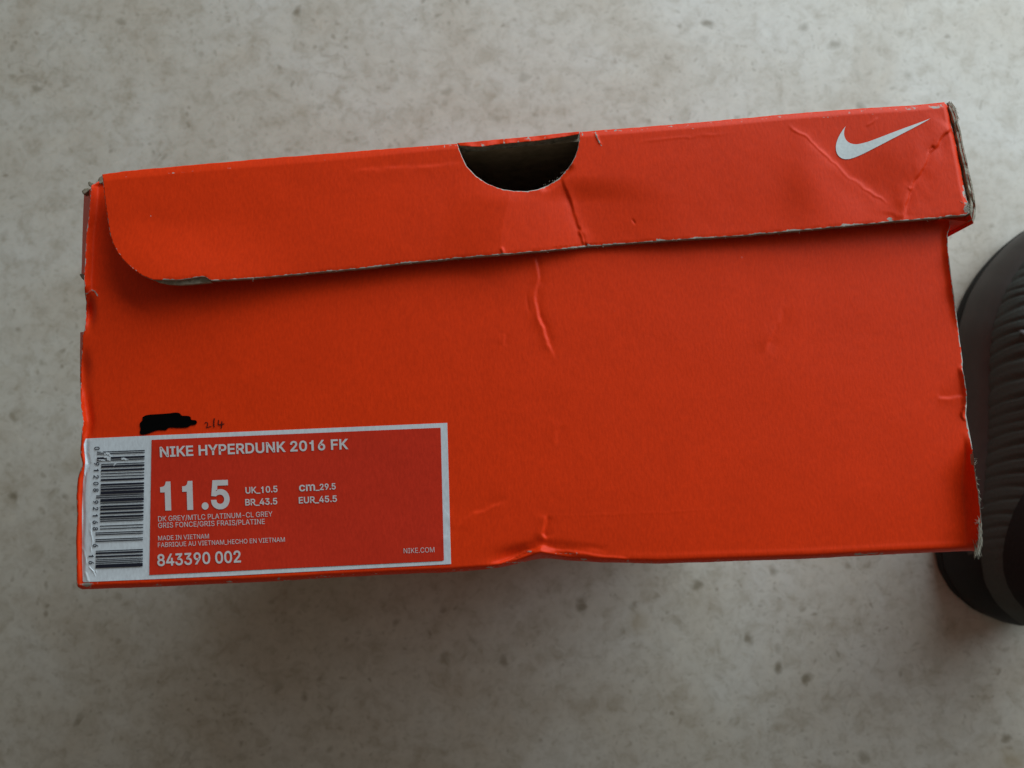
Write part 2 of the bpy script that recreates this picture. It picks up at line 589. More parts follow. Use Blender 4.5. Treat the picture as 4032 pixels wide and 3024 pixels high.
    h = h + ridge(X, Y, [(2080, 2032), (2500, 2022), (2900, 2005)], 5, 0.00006, .3)
    # creases in the corner under the sticker
    for pts, w, am in (([(325, 2150), (333, 2185), (341, 2228)], 4, 0.0005), ([(353, 2085), (364, 2115), (366, 2135), (359, 2160), (358, 2185)], 4, 0.0004),
                       ([(349, 2225), (352, 2238), (369, 2258)], 4, 0.0005), ([(356, 2050), (354, 2085), (360, 2105)], 4, 0.0003),
                       ([(375, 2242), (374, 2272)], 3, 0.0003), ([(334, 2248), (342, 2270), (346, 2290)], 6, 0.0005)):
        h = h + ridge(X, Y, pts, w, 0.5 * am, .2)
    return h


def end_wear(X, Y):
    w = np.zeros(X.shape)
    xr = interp(RIGHT, Y, 1)
    xl = interp(LEFT, Y, 1)
    yb = interp(BOTTOM, X)
    nn = 0.5 + 0.5 * noise(X / 28, Y / 28, 21)
    w = np.maximum(w, np.clip(1.15 - (xr - X) / 7.0, 0, 0.8) * (0.55 + 0.5 * nn))
    w = np.maximum(w, 0.75 * np.exp(-((xr - X) / 16.0) ** 2) * sstep(2030, 2080, Y) * nn * 1.3)
    w = np.maximum(w, np.clip(1.1 - (X - xl) / 5.0, 0, 0.8) * (0.35 + 0.6 * nn))
    w = np.maximum(w, 0.50 * np.exp(-((yb - Y - 6) / 8.0) ** 2) * np.clip(noise(X / 45, Y / 20, 23) + 0.15, 0, 1))
    for cx, cy, sx, sy, a in ((345, 2302, 38, 11, .62), (340, 1156, 10, 5, .7), (334, 1030, 6, 9, .7), (1097, 2280, 8, 10, .6), (1290, 2270, 30, 4, .5),
                              (2040, 2215, 60, 5, .55), (2085, 2172, 24, 5, .55), (2270, 2182, 9, 12, .5), (2225, 2180, 60, 6, .5), (1120, 2286, 60, 4, .5)):
        w = np.maximum(w, a * np.exp(-((X - cx) / sx) ** 2 - ((Y - cy) / sy) ** 2))
    d, s, f = seg_dist(X, Y, [(344, 1156), (358, 1142), (372, 1145), (384, 1164)])
    w = np.maximum(w, 0.62 * np.exp(-(d / 3.2) ** 2))
    return w


top_under = [(x, y + 16) for x, y in TOP_LID if 430 < x < 1760] + [(1740, 590), (1765, 700), (1830, 790), (2040, 830), (2240, 790), (2320, 690), (2345, 540)] + \
            [(x, y + 16) for x, y in TOP_LID if 2360 < x < 3710]
end_poly = [(3730, 440), (3748, 560), (3752, 700), (3750, 850)]
poly = LEFT[1:] + BOTTOM[1:] + RIGHT[1:-1] + [(3735, 870), (3722, 700), (3705, 440)] + top_under[::-1] + [LEFT[0]]
end_panel = sheet('end_panel', poly, end_height, 5.0, 0.0016, [M_card, M_edge, M_board], box, end_wear, False, 1.3, 40)


# --- walls behind the end panel
def wall(name, pts, ztop, zbot, thick, mats, parent, inset=0.0, flip=1):
    """upright board following a line of photo points taken at height ztop"""
    pts = np.asarray(pts, float)
    P = at(pts[:, 0], pts[:, 1], ztop)[:, :2]
    d = np.gradient(P, axis=0)
    nrm = np.stack([-d[:, 1], d[:, 0]], 1) * flip
    nrm /= np.hypot(nrm[:, 0], nrm[:, 1])[:, None]
    A = P + nrm * inset
    B = P + nrm * (inset + thick)
    k = len(P)
    V = np.vstack([np.c_[A, np.full(k, ztop)], np.c_[B, np.full(k, ztop)], np.c_[A, np.full(k, zbot)], np.c_[B, np.full(k, zbot)]])
    F, mi = [], []
    for i in range(k - 1):
        F.append((i, i + 1, 2 * k + i + 1, 2 * k + i)); mi.append(0)
        F.append((k + i, 3 * k + i, 3 * k + i + 1, k + i + 1)); mi.append(2)
        F.append((i, k + i, k + i + 1, i + 1)); mi.append(1)
        F.append((2 * k + i, 2 * k + i + 1, 3 * k + i + 1, 3 * k + i)); mi.append(1)
    F.append((0, 2 * k, 3 * k, k)); mi.append(1)
    F.append((k - 1, 2 * k - 1, 4 * k - 1, 3 * k - 1)); mi.append(1)
    return link_mesh(name, V, F, mats, parent, mi)


MB = [M_card, M_edge, M_board]
wall('bottom_panel', [(330, 2304), (900, 2283), (1633, 2243), (2000, 2205), (2131, 2180), (2260, 2190), (2600, 2204), (3200, 2184), (3800, 2155)], FACE - 0.0066, 0.0, 0.0016, MB, box, 0.0006, 1)
wall('back_panel', [(372, 745), (365, 900), (356, 1150), (350, 1500), (334, 2000), (330, 2290)], FACE - 0.0058, 0.0, 0.0016, MB, box, 0.0006, 1)
wall('front_panel', [(3722, 470), (3722, 900), (3745, 1300), (3775, 1650), (3815, 2000), (3820, 2140)], FACE - 0.0045, 0.0, 0.0016, MB, box, 0.0004, -1)
bp = at(np.array([345, 3790, 3700, 410]), np.array([2280, 2140, 450, 720]), FACE)
bv_ = np.vstack([np.c_[bp[:, :2], np.full(4, 0.0005)], np.c_[bp[:, :2], np.full(4, 0.0025)]])
link_mesh('base_panel', bv_, [(0, 1, 2, 3), (7, 6, 5, 4), (0, 4, 5, 1), (1, 5, 6, 2), (2, 6, 7, 3), (3, 7, 4, 0)], [M_board], box)
# hinge side: a strip of the lid back sticking out beyond the wall, and a bulge lower down
def side_strip(name, outer, inner, z_out, z_in, zbot):
    o = np.asarray(outer, float); i_ = np.asarray(inner, float)
    A = at(o[:, 0], o[:, 1], z_out); B = at(i_[:, 0], i_[:, 1], z_in)
    k = len(A)
    A2 = A.copy(); A2[:, 2] = zbot; A2[:, 0] += 0.003
    B2 = B.copy(); B2[:, 2] = zbot
    V = np.vstack([A, B, A2, B2])
    F, mi = [], []
    for j in range(k - 1):
        F += [(j, j + 1, k + j + 1, k + j), (j, 2 * k + j, 2 * k + j + 1, j + 1), (k + j, k + j + 1, 3 * k + j + 1, 3 * k + j)]
        mi += [0, 0, 2]
    F += [(0, k, 3 * k, 2 * k), (k - 1, 3 * k - 1, 4 * k - 1, 2 * k - 1)]
    mi += [1, 1]
    return link_mesh(name, V, F, MB, box, mi)


side_strip('hinge_strip', [(331, 758), (327, 850), (324, 950), (322, 1040), (320, 1082)], [(358, 742), (356, 850), (352, 950), (350, 1040), (346, 1100)], FACE - 0.034, FACE - 0.0055, 0.012)
side_strip('hinge_strip', [(316, 1308), (315, 1400), (315, 1520)], [(340, 1306), (340, 1400), (340, 1520)], FACE - 0.034, FACE - 0.0055, 0.012)
# scraps of bare board at the hinge corner
for i, (pp, z) in enumerate((([(347, 719), (352, 714), (372, 724), (384, 712), (386, 722), (362, 738), (350, 731)], -0.004), ([(386, 712), (390, 700), (404, 690), (409, 700), (406, 718), (392, 724)], -0.001),
                             ([(322, 752), (334, 742), (350, 740), (350, 750), (334, 762), (327, 766)], -0.012), ([(313, 1081), (322, 1076), (332, 1092), (330, 1103), (322, 1096)], -0.014))):
    sheet('board_scrap', pp, lambda X, Y, z=z: z + 0 * X, 3.0, 0.002, [M_edge, M_edge, M_board], box, None, False, 0.8, 90 + i)


# ------------------------------------------------------------------ lid
def flap_gap(X, Y):
    return 0.0048 - 0.0021 * sstep(400, 2400, X) + 0.0008 * sstep(2700, 3700, X)


def lid_height(X, Y):
    yt = interp(TOP_LID, X)
    h = flap_gap(X, Y) + 0.00022 * noise(X / 420, Y / 300, 31) + 0.00004 * noise(X / 120, Y / 110, 32) + 0.000015 * noise(X / 45, Y / 40, 33)
    d = Y - yt
    h = h - 0.0007 * np.clip(1 - d / (30.0 - 8 * sstep(1200, 1800, X)), 0, 1) ** 1.3
    # free corner lifts away
    h = h + 0.0018 * np.exp(-((X - 620) / 330) ** 2) * sstep(850, 1120, Y)
    xr = interp(LID_RIGHT, Y, 1)
    h = h - 0.0014 * np.clip(1 - (xr - X) / 20.0, 0, 1) ** 2 * (X > 3500)
    # sagging facet between the cut-out and the lower edge
    x1 = interp([(2010, 755), (1975, 900), (1972, 1003)], Y, 1)
    x2 = interp([(2203, 701), (2255, 830), (2318, 972)], Y, 1)
    mid = np.clip((X - x1) / (x2 - x1), 0, 1)
    low = sstep(690, 800, Y)
    h = h + low * (0.0010 * sstep(-260, 0, X - x1) * (X <= x1) + (X > x1) * (0.0010 - 0.0022 * mid) * (X <= x2) + (X > x2) * (-0.0012) * (1 - sstep(0, 420, X - x2)))
    h = h + fold(X, Y, [(2206, 704), (2226, 745), (2243, 780), (2262, 845), (2292, 915), (2306, 945), (2318, 975)], 4, 20, -0.00045, .06)
    h = h + ridge(X, Y, [(2282, 900), (2292, 930), (2306, 968)], 12, 0.0011, .3)
    h = h + ridge(X, Y, [(1968, 965), (1976, 985), (1980, 1005)], 8, 0.0007, .3)
    # worn lip of the cut-out
    dd, s, f = seg_dist(X, Y, HOLE[10:17])
    h = h - 0.0010 * np.exp(-(dd / 14) ** 2) * sstep(0, .2, f) * sstep(0, .2, 1 - f)
    # long creases near the printed mark
    h = h + ridge(X, Y, [(3095, 480), (3125, 510), (3172, 536), (3200, 560), (3227, 590), (3281, 640), (3346, 706), (3426, 756), (3500, 806)], 6, 0.00024, .1)
    h = h + fold(X, Y, [(3111, 499), (3172, 536), (3227, 590), (3281, 640), (3346, 706), (3426, 756), (3500, 806)], 12, 60, 0.00022, .1)
    B = [(3748, 490), (3715, 536), (3690, 566), (3672, 584), (3657, 611), (3636, 650), (3617, 684), (3600, 715), (3585, 749), (3567, 807), (3558, 865)]
    h = h + fold(X, Y, B, 5, 50, 0.00085, .06) * 1.0
    h = h + ridge(X, Y, B, 5, 0.0004, .06)
    h = h + ridge(X, Y, [(3675, 570), (3658, 590), (3652, 610)], 7, -0.0007, .3)
    h = h + ridge(X, Y, [(3576, 735), (3584, 752), (3592, 735)], 8, 0.0004, .3)
    h = h - 0.0009 * np.exp(-((X - 3430) / 130) ** 2 - ((Y - 740) / 120) ** 2)
    h = h + 0.0008 * np.exp(-((X - 3190) / 90) ** 2 - ((Y - 700) / 130) ** 2)
    h = h + fold(X, Y, [(1360, 672), (1520, 662), (1700, 648), (1832, 642)], 6, 40, 0.00018, .2)
    h = h + ridge(X, Y, [(2344, 522), (2352, 545), (2368, 572)], 5, 0.0006, .2)
    h = h + ridge(X, Y, [(2487, 862), (2498, 872), (2505, 880)], 5, -0.0004, .3)
    h = h + ridge(X, Y, [(3460, 455), (3440, 475), (3410, 500)], 6, 0.00022, .3)
    h = h + ridge(X, Y, [(2480, 560), (2700, 540), (2900, 520)], 8, 0.0001, .3)
    for i in range(10):
        xx = 2180 + i * 17
        yy = interp(LID_BOTTOM[:30], xx)
        h = h + ridge(X, Y, [(xx, yy - 2), (xx + 16, yy - 14)], 4, -0.00025, .2)
    # chewed lower edge
    yb = interp(LID_BOTTOM[:26], X)
    e = (X > 640) & (yb - Y < 14)
    h = h - e * 0.00018 * (1 - np.clip((yb - Y) / 14, 0, 1)) * (0.5 + 0.5 * noise(X / 30, Y / 400, 36))
    return h


def lid_wear(X, Y):
    w = np.zeros(X.shape)
    yt = interp(TOP_LID, X)
    yb = interp(LID_BOTTOM[:26], X)
    xr = interp(LID_RIGHT, Y, 1)
    n1 = 0.5 + 0.5 * noise(X / 42, Y / 300, 51)
    n2 = 0.5 + 0.5 * noise(X / 11, Y / 60, 52)
    reach = 4.5 + 13.0 * np.clip(n1 - 0.52, 0, 1) * (0.4 + n2)
    w = np.where(X > 640, np.maximum(w, np.clip(1.25 - (yb - Y) / reach, 0, 0.82)), w)
    # scuffed top fold
    nt_ = noise(X / 70, X * 0, 53)
    w = np.maximum(w, 0.34 * np.exp(-((Y - yt - 24) / 4.5) ** 2) * np.clip(nt_ + 0.3, 0, 1))
    w = np.maximum(w, 0.27 * np.exp(-((Y - yt - 8) / 11.0) ** 2) * sstep(1400, 1800, X))
    w = np.maximum(w, np.where(X > 3500, np.clip(1.0 - (xr - X) / 5.0, 0, 0.7) * (0.4 + 0.5 * n2) + 0.85 * np.exp(-((X - 3812) / 20) ** 2 - ((Y - 818) / 26) ** 2), 0))
    w = np.maximum(w, 0.6 * np.exp(-((xr - X) / 16) ** 2) * np.exp(-((Y - 760) / 40) ** 2) * (X > 3500))
    for cx, cy, sx, sy, a in ((3680, 421, 42, 7, .62), (3590, 428, 40, 6, .5), (3727, 404, 8, 8, .75), (2422, 514, 7, 5, .72), (1750, 577, 4, 9, .6), (3505, 862, 14, 8, .7), (3327, 884, 14, 8, .72),
                              (3115, 907, 20, 5, .6), (2316, 966, 6, 8, .8), (594, 851, 2.5, 3, .7), (2595, 944, 20, 6, .6)):
        w = np.maximum(w, a * np.exp(-((X - cx) / sx) ** 2 - ((Y - cy) / sy) ** 2))
    for pts, ww, a in (([(2344, 520), (2350, 540), (2358, 556), (2368, 574)], 3.5, .62), ([(2291, 520), (2295, 535)], 3, .55), 
                       (HOLE, 3.2, .66), (HOLE[9:17], 6.0, .56), ([(402, 690), (406, 718), (413, 783), (422, 848), (433, 923), (443, 955), (488, 1027), (560, 1085), (600, 1102)], 2.6, .5)):
        d, s, f = seg_dist(X, Y, pts)
        w = np.maximum(w, a * np.exp(-(d / ww) ** 2))
    return w


B_LINE = [(3657, 611), (3617, 684), (3585, 749), (3567, 807), (3558, 865)]
flap_poly = [p for p in TOP_LID if p[0] < 1801] + HOLE + [p for p in TOP_LID if p[0] > 2290] + LID_RIGHT[1:] + LID_BOTTOM[1:]
flap = sheet('lid_end_flap', flap_poly, lid_height, 4.0, 0.0015, [M_card, M_edge, M_board], box, lid_wear, True, 1.6, 60)

# grey board laid bare under the torn paper at the free corner
gouge = [(604, 1101), (650, 1103), (705, 1103), (750, 1096), (800, 1089), (812, 1095), (830, 1106), (836, 1111), (807, 1114), (750, 1119), (705, 1122), (660, 1119), (624, 1112)]
child(sheet('bared_board', gouge, lambda X, Y: lid_height(X, np.minimum(Y, 1095)) - 0.0012 - 0.0001 * (Y - 1090) / 10, 3.0, 0.0012, [M_edge_pale, M_edge, M_board], box, None, False, 0.8, 61), flap)

# rolled fold of the lid top, with the raw edge left by the thumb cut-out
strip = [(1801, 563), (1920, 552.5), (2050, 541), (2160, 530), (2282, 518), (2279, 528), (2206, 541), (2134, 552), (2062, 559), (1960, 568), (1895, 578), (1850, 576), (1809, 573)]


def strip_height(X, Y):
    yt = interp(TOP_LID, X)
    d = Y - yt
    return flap_gap(X, Y) - 0.0007 * np.clip(1 - d / 30.0, 0, 1) ** 1.3 - 0.0006 + 0.0005 * noise(X / 40, Y / 30, 71)


lid_top = wall('lid_top', [(x, y + 5) for x, y in TOP_LID], FACE - 0.0012, 0.001, 0.0022, MB, box, 0.0004, -1)
child(sheet('fold_lip', strip, strip_height, 3.0, 0.0034, [M_card, M_edge_pale, M_edge], box, lambda X, Y: 0.5 * np.exp(-((X - 1984) / 4) ** 2) + 0.4 * np.clip(noise(X / 20, Y / 20, 72), 0, 1), False, 1.5, 70), lid_top)

# turned-over front of the lid: two boards on edge, joined by a red rim
IN1 = [(3738, 425), (3750, 452), (3761, 499), (3779, 583), (3797, 662), (3814, 742), (3822, 796), (3820, 846)]
OUT = [(3735, 402), (3749, 412), (3762, 436), (3780, 507), (3798, 597), (3820, 687), (3837, 771), (3841, 814), (3841, 850), (3833, 878)]
ZF = FACE + 0.0026


def rail(name, c0, c1, z0, zbot, mats, parent):
    a = np.asarray(c0, float); b = np.asarray(c1, float)
    ta = np.linspace(0, 1, 40)

    def res(p):
        s = np.r_[0, np.cumsum(np.hypot(*np.diff(p, axis=0).T))]
        s /= s[-1]
        return np.stack([np.interp(ta, s, p[:, 0]), np.interp(ta, s, p[:, 1])], 1)
    a, b = res(a), res(b)
    jit = 1.3 * noise(ta * 22, ta * 0, len(name) + int(a[0, 0]))
    za = z0 + 0.0005 * noise(ta * 18, ta * 0, 5 + int(a[3, 0]))
    A = at(a[:, 0] + jit, a[:, 1], za); B = at(b[:, 0] + jit, b[:, 1], za)
    k = 40
    A2 = A.copy(); A2[:, 2] = zbot
    B2 = B.copy(); B2[:, 2] = zbot
    V = np.vstack([A, B, A2, B2])
    F, mi = [], []
    for j in range(k - 1):
        F += [(j, k + j, k + j + 1, j + 1), (j, j + 1, 2 * k + j + 1, 2 * k + j), (k + j, 3 * k + j, 3 * k + j + 1, k + j + 1)]
        mi += [1, 2, 0]
    F += [(0, 2 * k, 3 * k, k), (k - 1, 2 * k - 1, 4 * k - 1, 3 * k - 1)]
    mi += [1, 0]
    return link_mesh(name, V, F, mats, parent, mi)


def lerp_poly(a, b, t):
    ta = np.linspace(0, 1, 30)

    def res(p):
        p = np.asarray(p, float)
        s = np.r_[0, np.cumsum(np.hypot(*np.diff(p, axis=0).T))]
        s /= s[-1]
        return np.stack([np.interp(ta, s, p[:, 0]), np.interp(ta, s, p[:, 1])], 1)
    return res(a) * (1 - t) + res(b) * t


front = rail('lid_front_flap', lerp_poly(IN1, OUT, 0.62), OUT, ZF, 0.001, [M_card, M_edge_pale, M_board], box)
child(rail('board_layer', IN1, lerp_poly(IN1, OUT, 0.46), ZF + 0.0003, 0.001, [M_card, M_edge_pale, M_board], box), front)
child(rail('board_layer', lerp_poly(IN1, OUT, 0.46), lerp_poly(IN1, OUT, 0.62), ZF - 0.0009, 0.001, [M_card, M_edge, M_edge], box), front)
# red inner face seen between flap and boards, and the rim underneath
gi = np.array([(3700, 430), (3722, 520), (3745, 640), (3768, 760), (3780, 846)], float)
child(rail('inner_lining', gi, lerp_poly(IN1, IN1, 0), ZF - 0.0016, 0.001, [M_card, M_card, M_card], box), front)
ra = at(np.array([3700, 3752, 3800, 3833]), np.array([862, 866, 872, 880]), FACE + 0.0006)
rb = ra.copy(); rb[:, 1] += 0.0025
V = []
for p in (ra, rb):
    V += [tuple(q) for q in p]
for p in (ra, rb):
    V += [(q[0] - 0.0, q[1], 0.001) for q in p]
F = []
for j in range(3):
    F += [(j, j + 1, 8 + j + 1, 8 + j), (4 + j, 12 + j, 12 + j + 1, 4 + j + 1), (j, 4 + j, 4 + j + 1, j + 1)]
F += [(3, 7, 15, 11), (0, 8, 12, 4)]
child(link_mesh('rim', V, F, [M_card], box), front)


# ------------------------------------------------------------------ print on the box
def on_end(x, y, dz):
    x = np.asarray(x, float); y = np.asarray(y, float)
    return at(x, y, FACE + end_height(x, y) + dz)


def flat_poly(name, polys, zfun, mat, parent_box=box):
    """flat print as filled outlines (triangulated), pixels -> surface"""
    from mathutils.geometry import tessellate_polygon
    V, F = [], []
    for p in polys:
        p = np.asarray(p, float)
        b = len(V)
        V += [tuple(q) for q in zfun(p[:, 0], p[:, 1])]
        for t in tessellate_polygon([[Vector((x, -y, 0)) for x, y in p]]):
            F.append([b + i for i in t])
    o = link_mesh(name, V, F, [mat], parent_box)
    fix_up(o)
    return o


def fix_up(o):
    me = o.data
    import bmesh
    bm = bmesh.new()
    bm.from_mesh(me)
    for f in bm.faces:
        f.normal_update()
        if f.normal.z < 0:
            f.normal_flip()
    bm.to_mesh(me)
    bm.free()


STICK = 0.00012
lab_poly = [(337, 1727), (573, 1716), (1000, 1698), (1761, 1665), (1776, 2221), (900, 2267), (591, 2281), (326, 2292), (323, 2200), (323, 2100), (323, 2000), (327, 1900), (334, 1840), (336, 1815), (330, 1750)]
label = sheet('size_label', lab_poly, lambda X, Y: end_height(X, Y) + STICK, 5.0, 0.0001, [M_white, M_white, M_white], box,
              None, False, 0.0, 80, True)
label['label'] = 'white and red size sticker with barcode'
red_poly = [(597, 1732), (1000, 1715), (1735, 1684), (1748, 2208), (1000, 2244), (588, 2264)]
child(sheet('red_field', red_poly, lambda X, Y: end_height(X, Y) + STICK + 0.00012, 6.0, 0.00003, [M_lred, M_lred, M_lred], box, None, False, 0.0, 0, True), label)
TXT = STICK + 0.00024

SPL = {}
FONT = None
try:                                    # the grotesque that ships with Blender; else the built-in font
    FONT = bpy.data.fonts.load(os.path.join(bpy.utils.resource_path('LOCAL'), 'datafiles', 'fonts', 'Inter.woff2'))
except Exception:
    FONT = None


def glyph_splines(body, spacing=1.0):
    """outlines of the built-in font as polylines, one list per letter"""
    from mathutils.geometry import interpolate_bezier
    c = bpy.data.curves.new('t', 'FONT')
    if FONT:
        c.font = FONT
    c.body = body
    c.dimensions = '2D'
    c.space_character = spacing
    o = bpy.data.objects.new('t', c)
    COL.objects.link(o)
    bpy.context.view_layer.update()
    dg = bpy.context.evaluated_depsgraph_get()
    cu = o.evaluated_get(dg).to_curve(dg)
    loops = []
    for sp in cu.splines:
        bp_ = sp.bezier_points
        pts = []
        for i in range(len(bp_)):
            p, q = bp_[i], bp_[(i + 1) % len(bp_)]
            straight = p.handle_right_type == 'VECTOR' and q.handle_left_type == 'VECTOR'
            pts += [(p.co.x, p.co.y)] if straight else [(w.x, w.y) for w in interpolate_bezier(p.co, p.handle_right, q.handle_left, q.co, 9)[:-1]]
        out = []
        for p in pts:
            if not out or math.hypot(p[0] - out[-1][0], p[1] - out[-1][1]) > 1e-3:
                out.append(p)
        if math.hypot(out[0][0] - out[-1][0], out[0][1] - out[-1][1]) < 1e-3:
            out.pop()
        loops.append(np.array(out))
    o.evaluated_get(dg).to_curve_clear()
    bpy.data.objects.remove(o)
    bpy.data.curves.remove(c)
    return loops


def area2(l):
    return 0.5 * np.sum(l[:, 0] * np.roll(l[:, 1], -1) - np.roll(l[:, 0], -1) * l[:, 1])


def glyphs(body, bold, spacing=1.0):
    """filled letters, thickened by 'bold'"""
    from mathutils.geometry import delaunay_2d_cdt
    loops = glyph_splines(body, spacing)
    V, F, Zo = [], [], []
    k = 0
    gi_ = 0
    for ch in body:
        if ch == ' ':
            continue
        if ch not in SPL:
            SPL[ch] = len(glyph_splines(ch))
        mine = loops[k:k + SPL[ch]]
        k += SPL[ch]
        if ch == '1':                       # bare flagged figure one, without a foot
            st = max(mine, key=lambda l: np.ptp(l[:, 1]))
            x1, t = st[:, 0].max(), st[:, 1].max()
            k1 = t / .682
            x0 = x1 - .098 * k1
            mine = [np.array([(x0, 0), (x1, 0), (x1, t), (x1 - .070 * k1, t), (x0 + .008 * k1, .615 * k1), (x0 - .030 * k1, .572 * k1), (x0 - .075 * k1, .552 * k1), (x0 - .125 * k1, .547 * k1),
                              (x0 - .125 * k1, .472 * k1), (x0, .472 * k1)])]
        sg = np.sign(area2(max(mine, key=lambda l: abs(area2(l)))))
        pts, ed, rings = [], [], []
        for l in mine:
            if sg < 0:                      # outer contours counter-clockwise, holes clockwise
                l = l[::-1]
            e = np.roll(l, -1, 0) - l
            e = e / (np.hypot(e[:, 0], e[:, 1])[:, None] + 1e-12)
            nn = np.stack([e[:, 1], -e[:, 0]], 1)
            m = nn + np.roll(nn, 1, 0)
            m = m / np.maximum((m * m).sum(1), 0.8)[:, None] * 2
            l = l + m * bold
            rings.append(l)
            b0 = len(pts)
            pts += [Vector((float(p[0]), float(p[1]))) for p in l]
            ed += [(b0 + j, b0 + (j + 1) % len(l)) for j in range(len(l))]
        vo, _, fo, _, _, _ = delaunay_2d_cdt(pts, ed, [], 0, 1e-5, False)
        b0 = len(V)
        V += [(p.x, p.y) for p in vo]
        Zo += [(gi_ % 2) * 0.000006] * len(vo)
        cen = np.array([[sum(vo[i].x for i in f) / len(f), sum(vo[i].y for i in f) / len(f)] for f in fo])
        wn = np.zeros(len(fo), int)
        for l in rings:
            wn += np.where(inside(cen[:, 0], cen[:, 1], l), int(np.sign(area2(l))), 0)
        ok = wn > 0
        F += [tuple(b0 + i for i in f) for f, k_ in zip(fo, ok) if k_]
        gi_ += 1
    return np.array(V), F, np.array(Zo)


CAPH = glyphs('H', 0)[0][:, 1].max()


def lettering(body, p0, p1, cap, bold, mat=M_print, spacing=1.0):
    v, f, zo = glyphs(body, bold, spacing)
    p0 = np.array(p0, float); p1 = np.array(p1, float)
    x0, x1 = v[:, 0].min(), v[:, 0].max()
    d = p1 - p0
    u = np.array([d[1], -d[0]]) / np.hypot(*d)
    pix = p0 + ((v[:, 0] - x0) / (x1 - x0))[:, None] * d + (v[:, 1] / CAPH * cap)[:, None] * u
    P = on_end(pix[:, 0], pix[:, 1], TXT)
    P[:, 2] += zo
    o = link_mesh('lettering', P, f, [mat], box)
    fix_up(o)
    child(o, label)
    return o


BOLD, MED, LIGHT = (0.021, 0.017, 0.0) if FONT else (0.027, 0.018, -0.006)
lettering('NIKE HYPERDUNK 2016 FK', (630, 1799), (1372, 1767), 38, BOLD, spacing=1.02)
lettering('11.5', (633, 2006), (905, 1998), 104, 0.025)
lettering('UK_10.5', (967, 1943), (1093, 1937), 24, MED)
lettering('BR_43.5', (966, 1990), (1092, 1985), 24, MED)
lettering('cm', (1178, 1934), (1241, 1931), 31, MED)
lettering('_29.5', (1243, 1930), (1322, 1926), 23, MED)
lettering('EUR_45.5', (1177, 1982), (1327, 1975), 24, MED)
lettering('DK GREY/MTLC PLATINUM-CL GREY', (623, 2053), (1073, 2033), 20, LIGHT)
lettering('GRIS FONCE/GRIS FRAIS/PLATINE', (623, 2079), (1043, 2063), 20, LIGHT)
lettering('MADE IN VIETNAM', (623, 2128), (823, 2120), 18, LIGHT)
lettering('FABRIQUE AU VIETNAM_HECHO EN VIETNAM', (622, 2155), (1122, 2133), 18, LIGHT)
lettering('843390 002', (620, 2228), (949, 2213), 44, 0.018)
lettering('NIKE.COM', (1590, 2179), (1711, 2174), 20, -0.004)

# barcode digits read downwards
Z2 = lambda x, y: (280 + 0.458 * x, 1580 + 0.458 * y)
for ch, x, y in (('0', 222, 405), ('9', 220, 538), ('1', 217, 590), ('2', 215, 650), ('0', 213, 707), ('8', 213, 763), ('9', 212, 866), ('2', 211, 923), ('1', 208, 980),
                 ('6', 208, 1040), ('8', 208, 1096), ('6', 210, 1240), ('1', 172, 1328), ('6', 173, 1387)):
    cx, cy = Z2(x, y)
    hw = 4.2 if ch == '1' else 6.6
    lettering(ch, (cx - 9.8, cy - hw), (cx - 9.8, cy + hw), 19.6, 0.014, M_ink)

# barcode bars
LC = ['0001101', '0011001', '0010011', '0111101', '0100011', '0110001', '0101111', '0111011', '0110111', '0001011']
mods = [('101', True)]
for k, dg_ in enumerate('091208'):
    mods.append((LC[int(dg_)], k == 0))
mods.append(('01010', True))
for k, dg_ in enumerate('921686'):
    mods.append((LC[int(dg_)].translate(str.maketrans('01', '10')), k == 5))
mods.append(('101', True))


def bars(mods, ytop, ybot, xr_top, xr_bot, xs_off, xl_off, slope):
    tot = sum(len(m) for m, _ in mods)
    V, F = [], []
    pos = 0
    for m, lng in mods:
        i = 0
        while i < len(m):
            if m[i] == '1':
                j = i
                while j < len(m) and m[j] == '1':
                    j += 1
                a, b = (pos + i) / tot, (pos + j) / tot
                xr_ = xr_top + (xr_bot - xr_top) * a
                xl_ = xr_ - (xl_off if lng else xs_off)
                ya, yb_ = ytop + (ybot - ytop) * a, ytop + (ybot - ytop) * b
                ns = 9
                base = len(V)
                xs = np.linspace(xl_, xr_, ns)
                for yy in (ya, yb_):
                    V += [tuple(q) for q in on_end(xs, yy + (xr_ - xs) * slope, TXT)]
                for k in range(ns - 1):
                    F.append((base + ns + k, base + ns + k + 1, base + k + 1, base + k))
                i = j
            else:
                i += 1
        pos += len(m)
    return V, F


V1, F1 = bars(mods, 1771.5, 2127.0, 570, 563, 171, 188, 0.0385)
V2, F2 = bars([('1011', True), (LC[1], True), ('01', True), (LC[6], True)], 2161.5, 2230.0, 563, 562, 186, 186, 0.0385)
bar = link_mesh('barcode', V1 + V2, F1 + [tuple(i + len(V1) for i in f) for f in F2], [M_ink], box)
fix_up(bar)
child(bar, label)
# scuffs that took the ink off
K1 = lambda x, y: (280 + 0.205 * x, 1720 + 0.205 * y)
scuffs = []
for cx, cy, rx, ry, rot in ((590, 290, 34, 9, 0), (700, 318, 48, 22, .2), (660, 385, 36, 20, -.3), (715, 405, 46, 24, .1), (600, 445, 60, 14, 0), (730, 445, 50, 13, .1), (1010, 418, 46, 20, .3), (1075, 430, 30, 8, .1),
                            (830, 540, 10, 34, .35), (850, 515, 26, 9, -.2), (985, 430, 22, 12, .1), (760, 370, 30, 14, .4), (650, 330, 20, 10, 0)):
    p = []
    for k in range(16):
        a = k * math.tau / 16
        r = 1 + 0.45 * random.uniform(-1, 1)
        x, y = rx * r * math.cos(a), ry * r * math.sin(a)
        p.append(K1(cx + x * math.cos(rot) - y * math.sin(rot), cy + x * math.sin(rot) + y * math.cos(rot)))
    scuffs.append(p)
child(flat_poly('scuff', scuffs, lambda x, y: on_end(x, y, TXT + 0.00008), M_white), label)

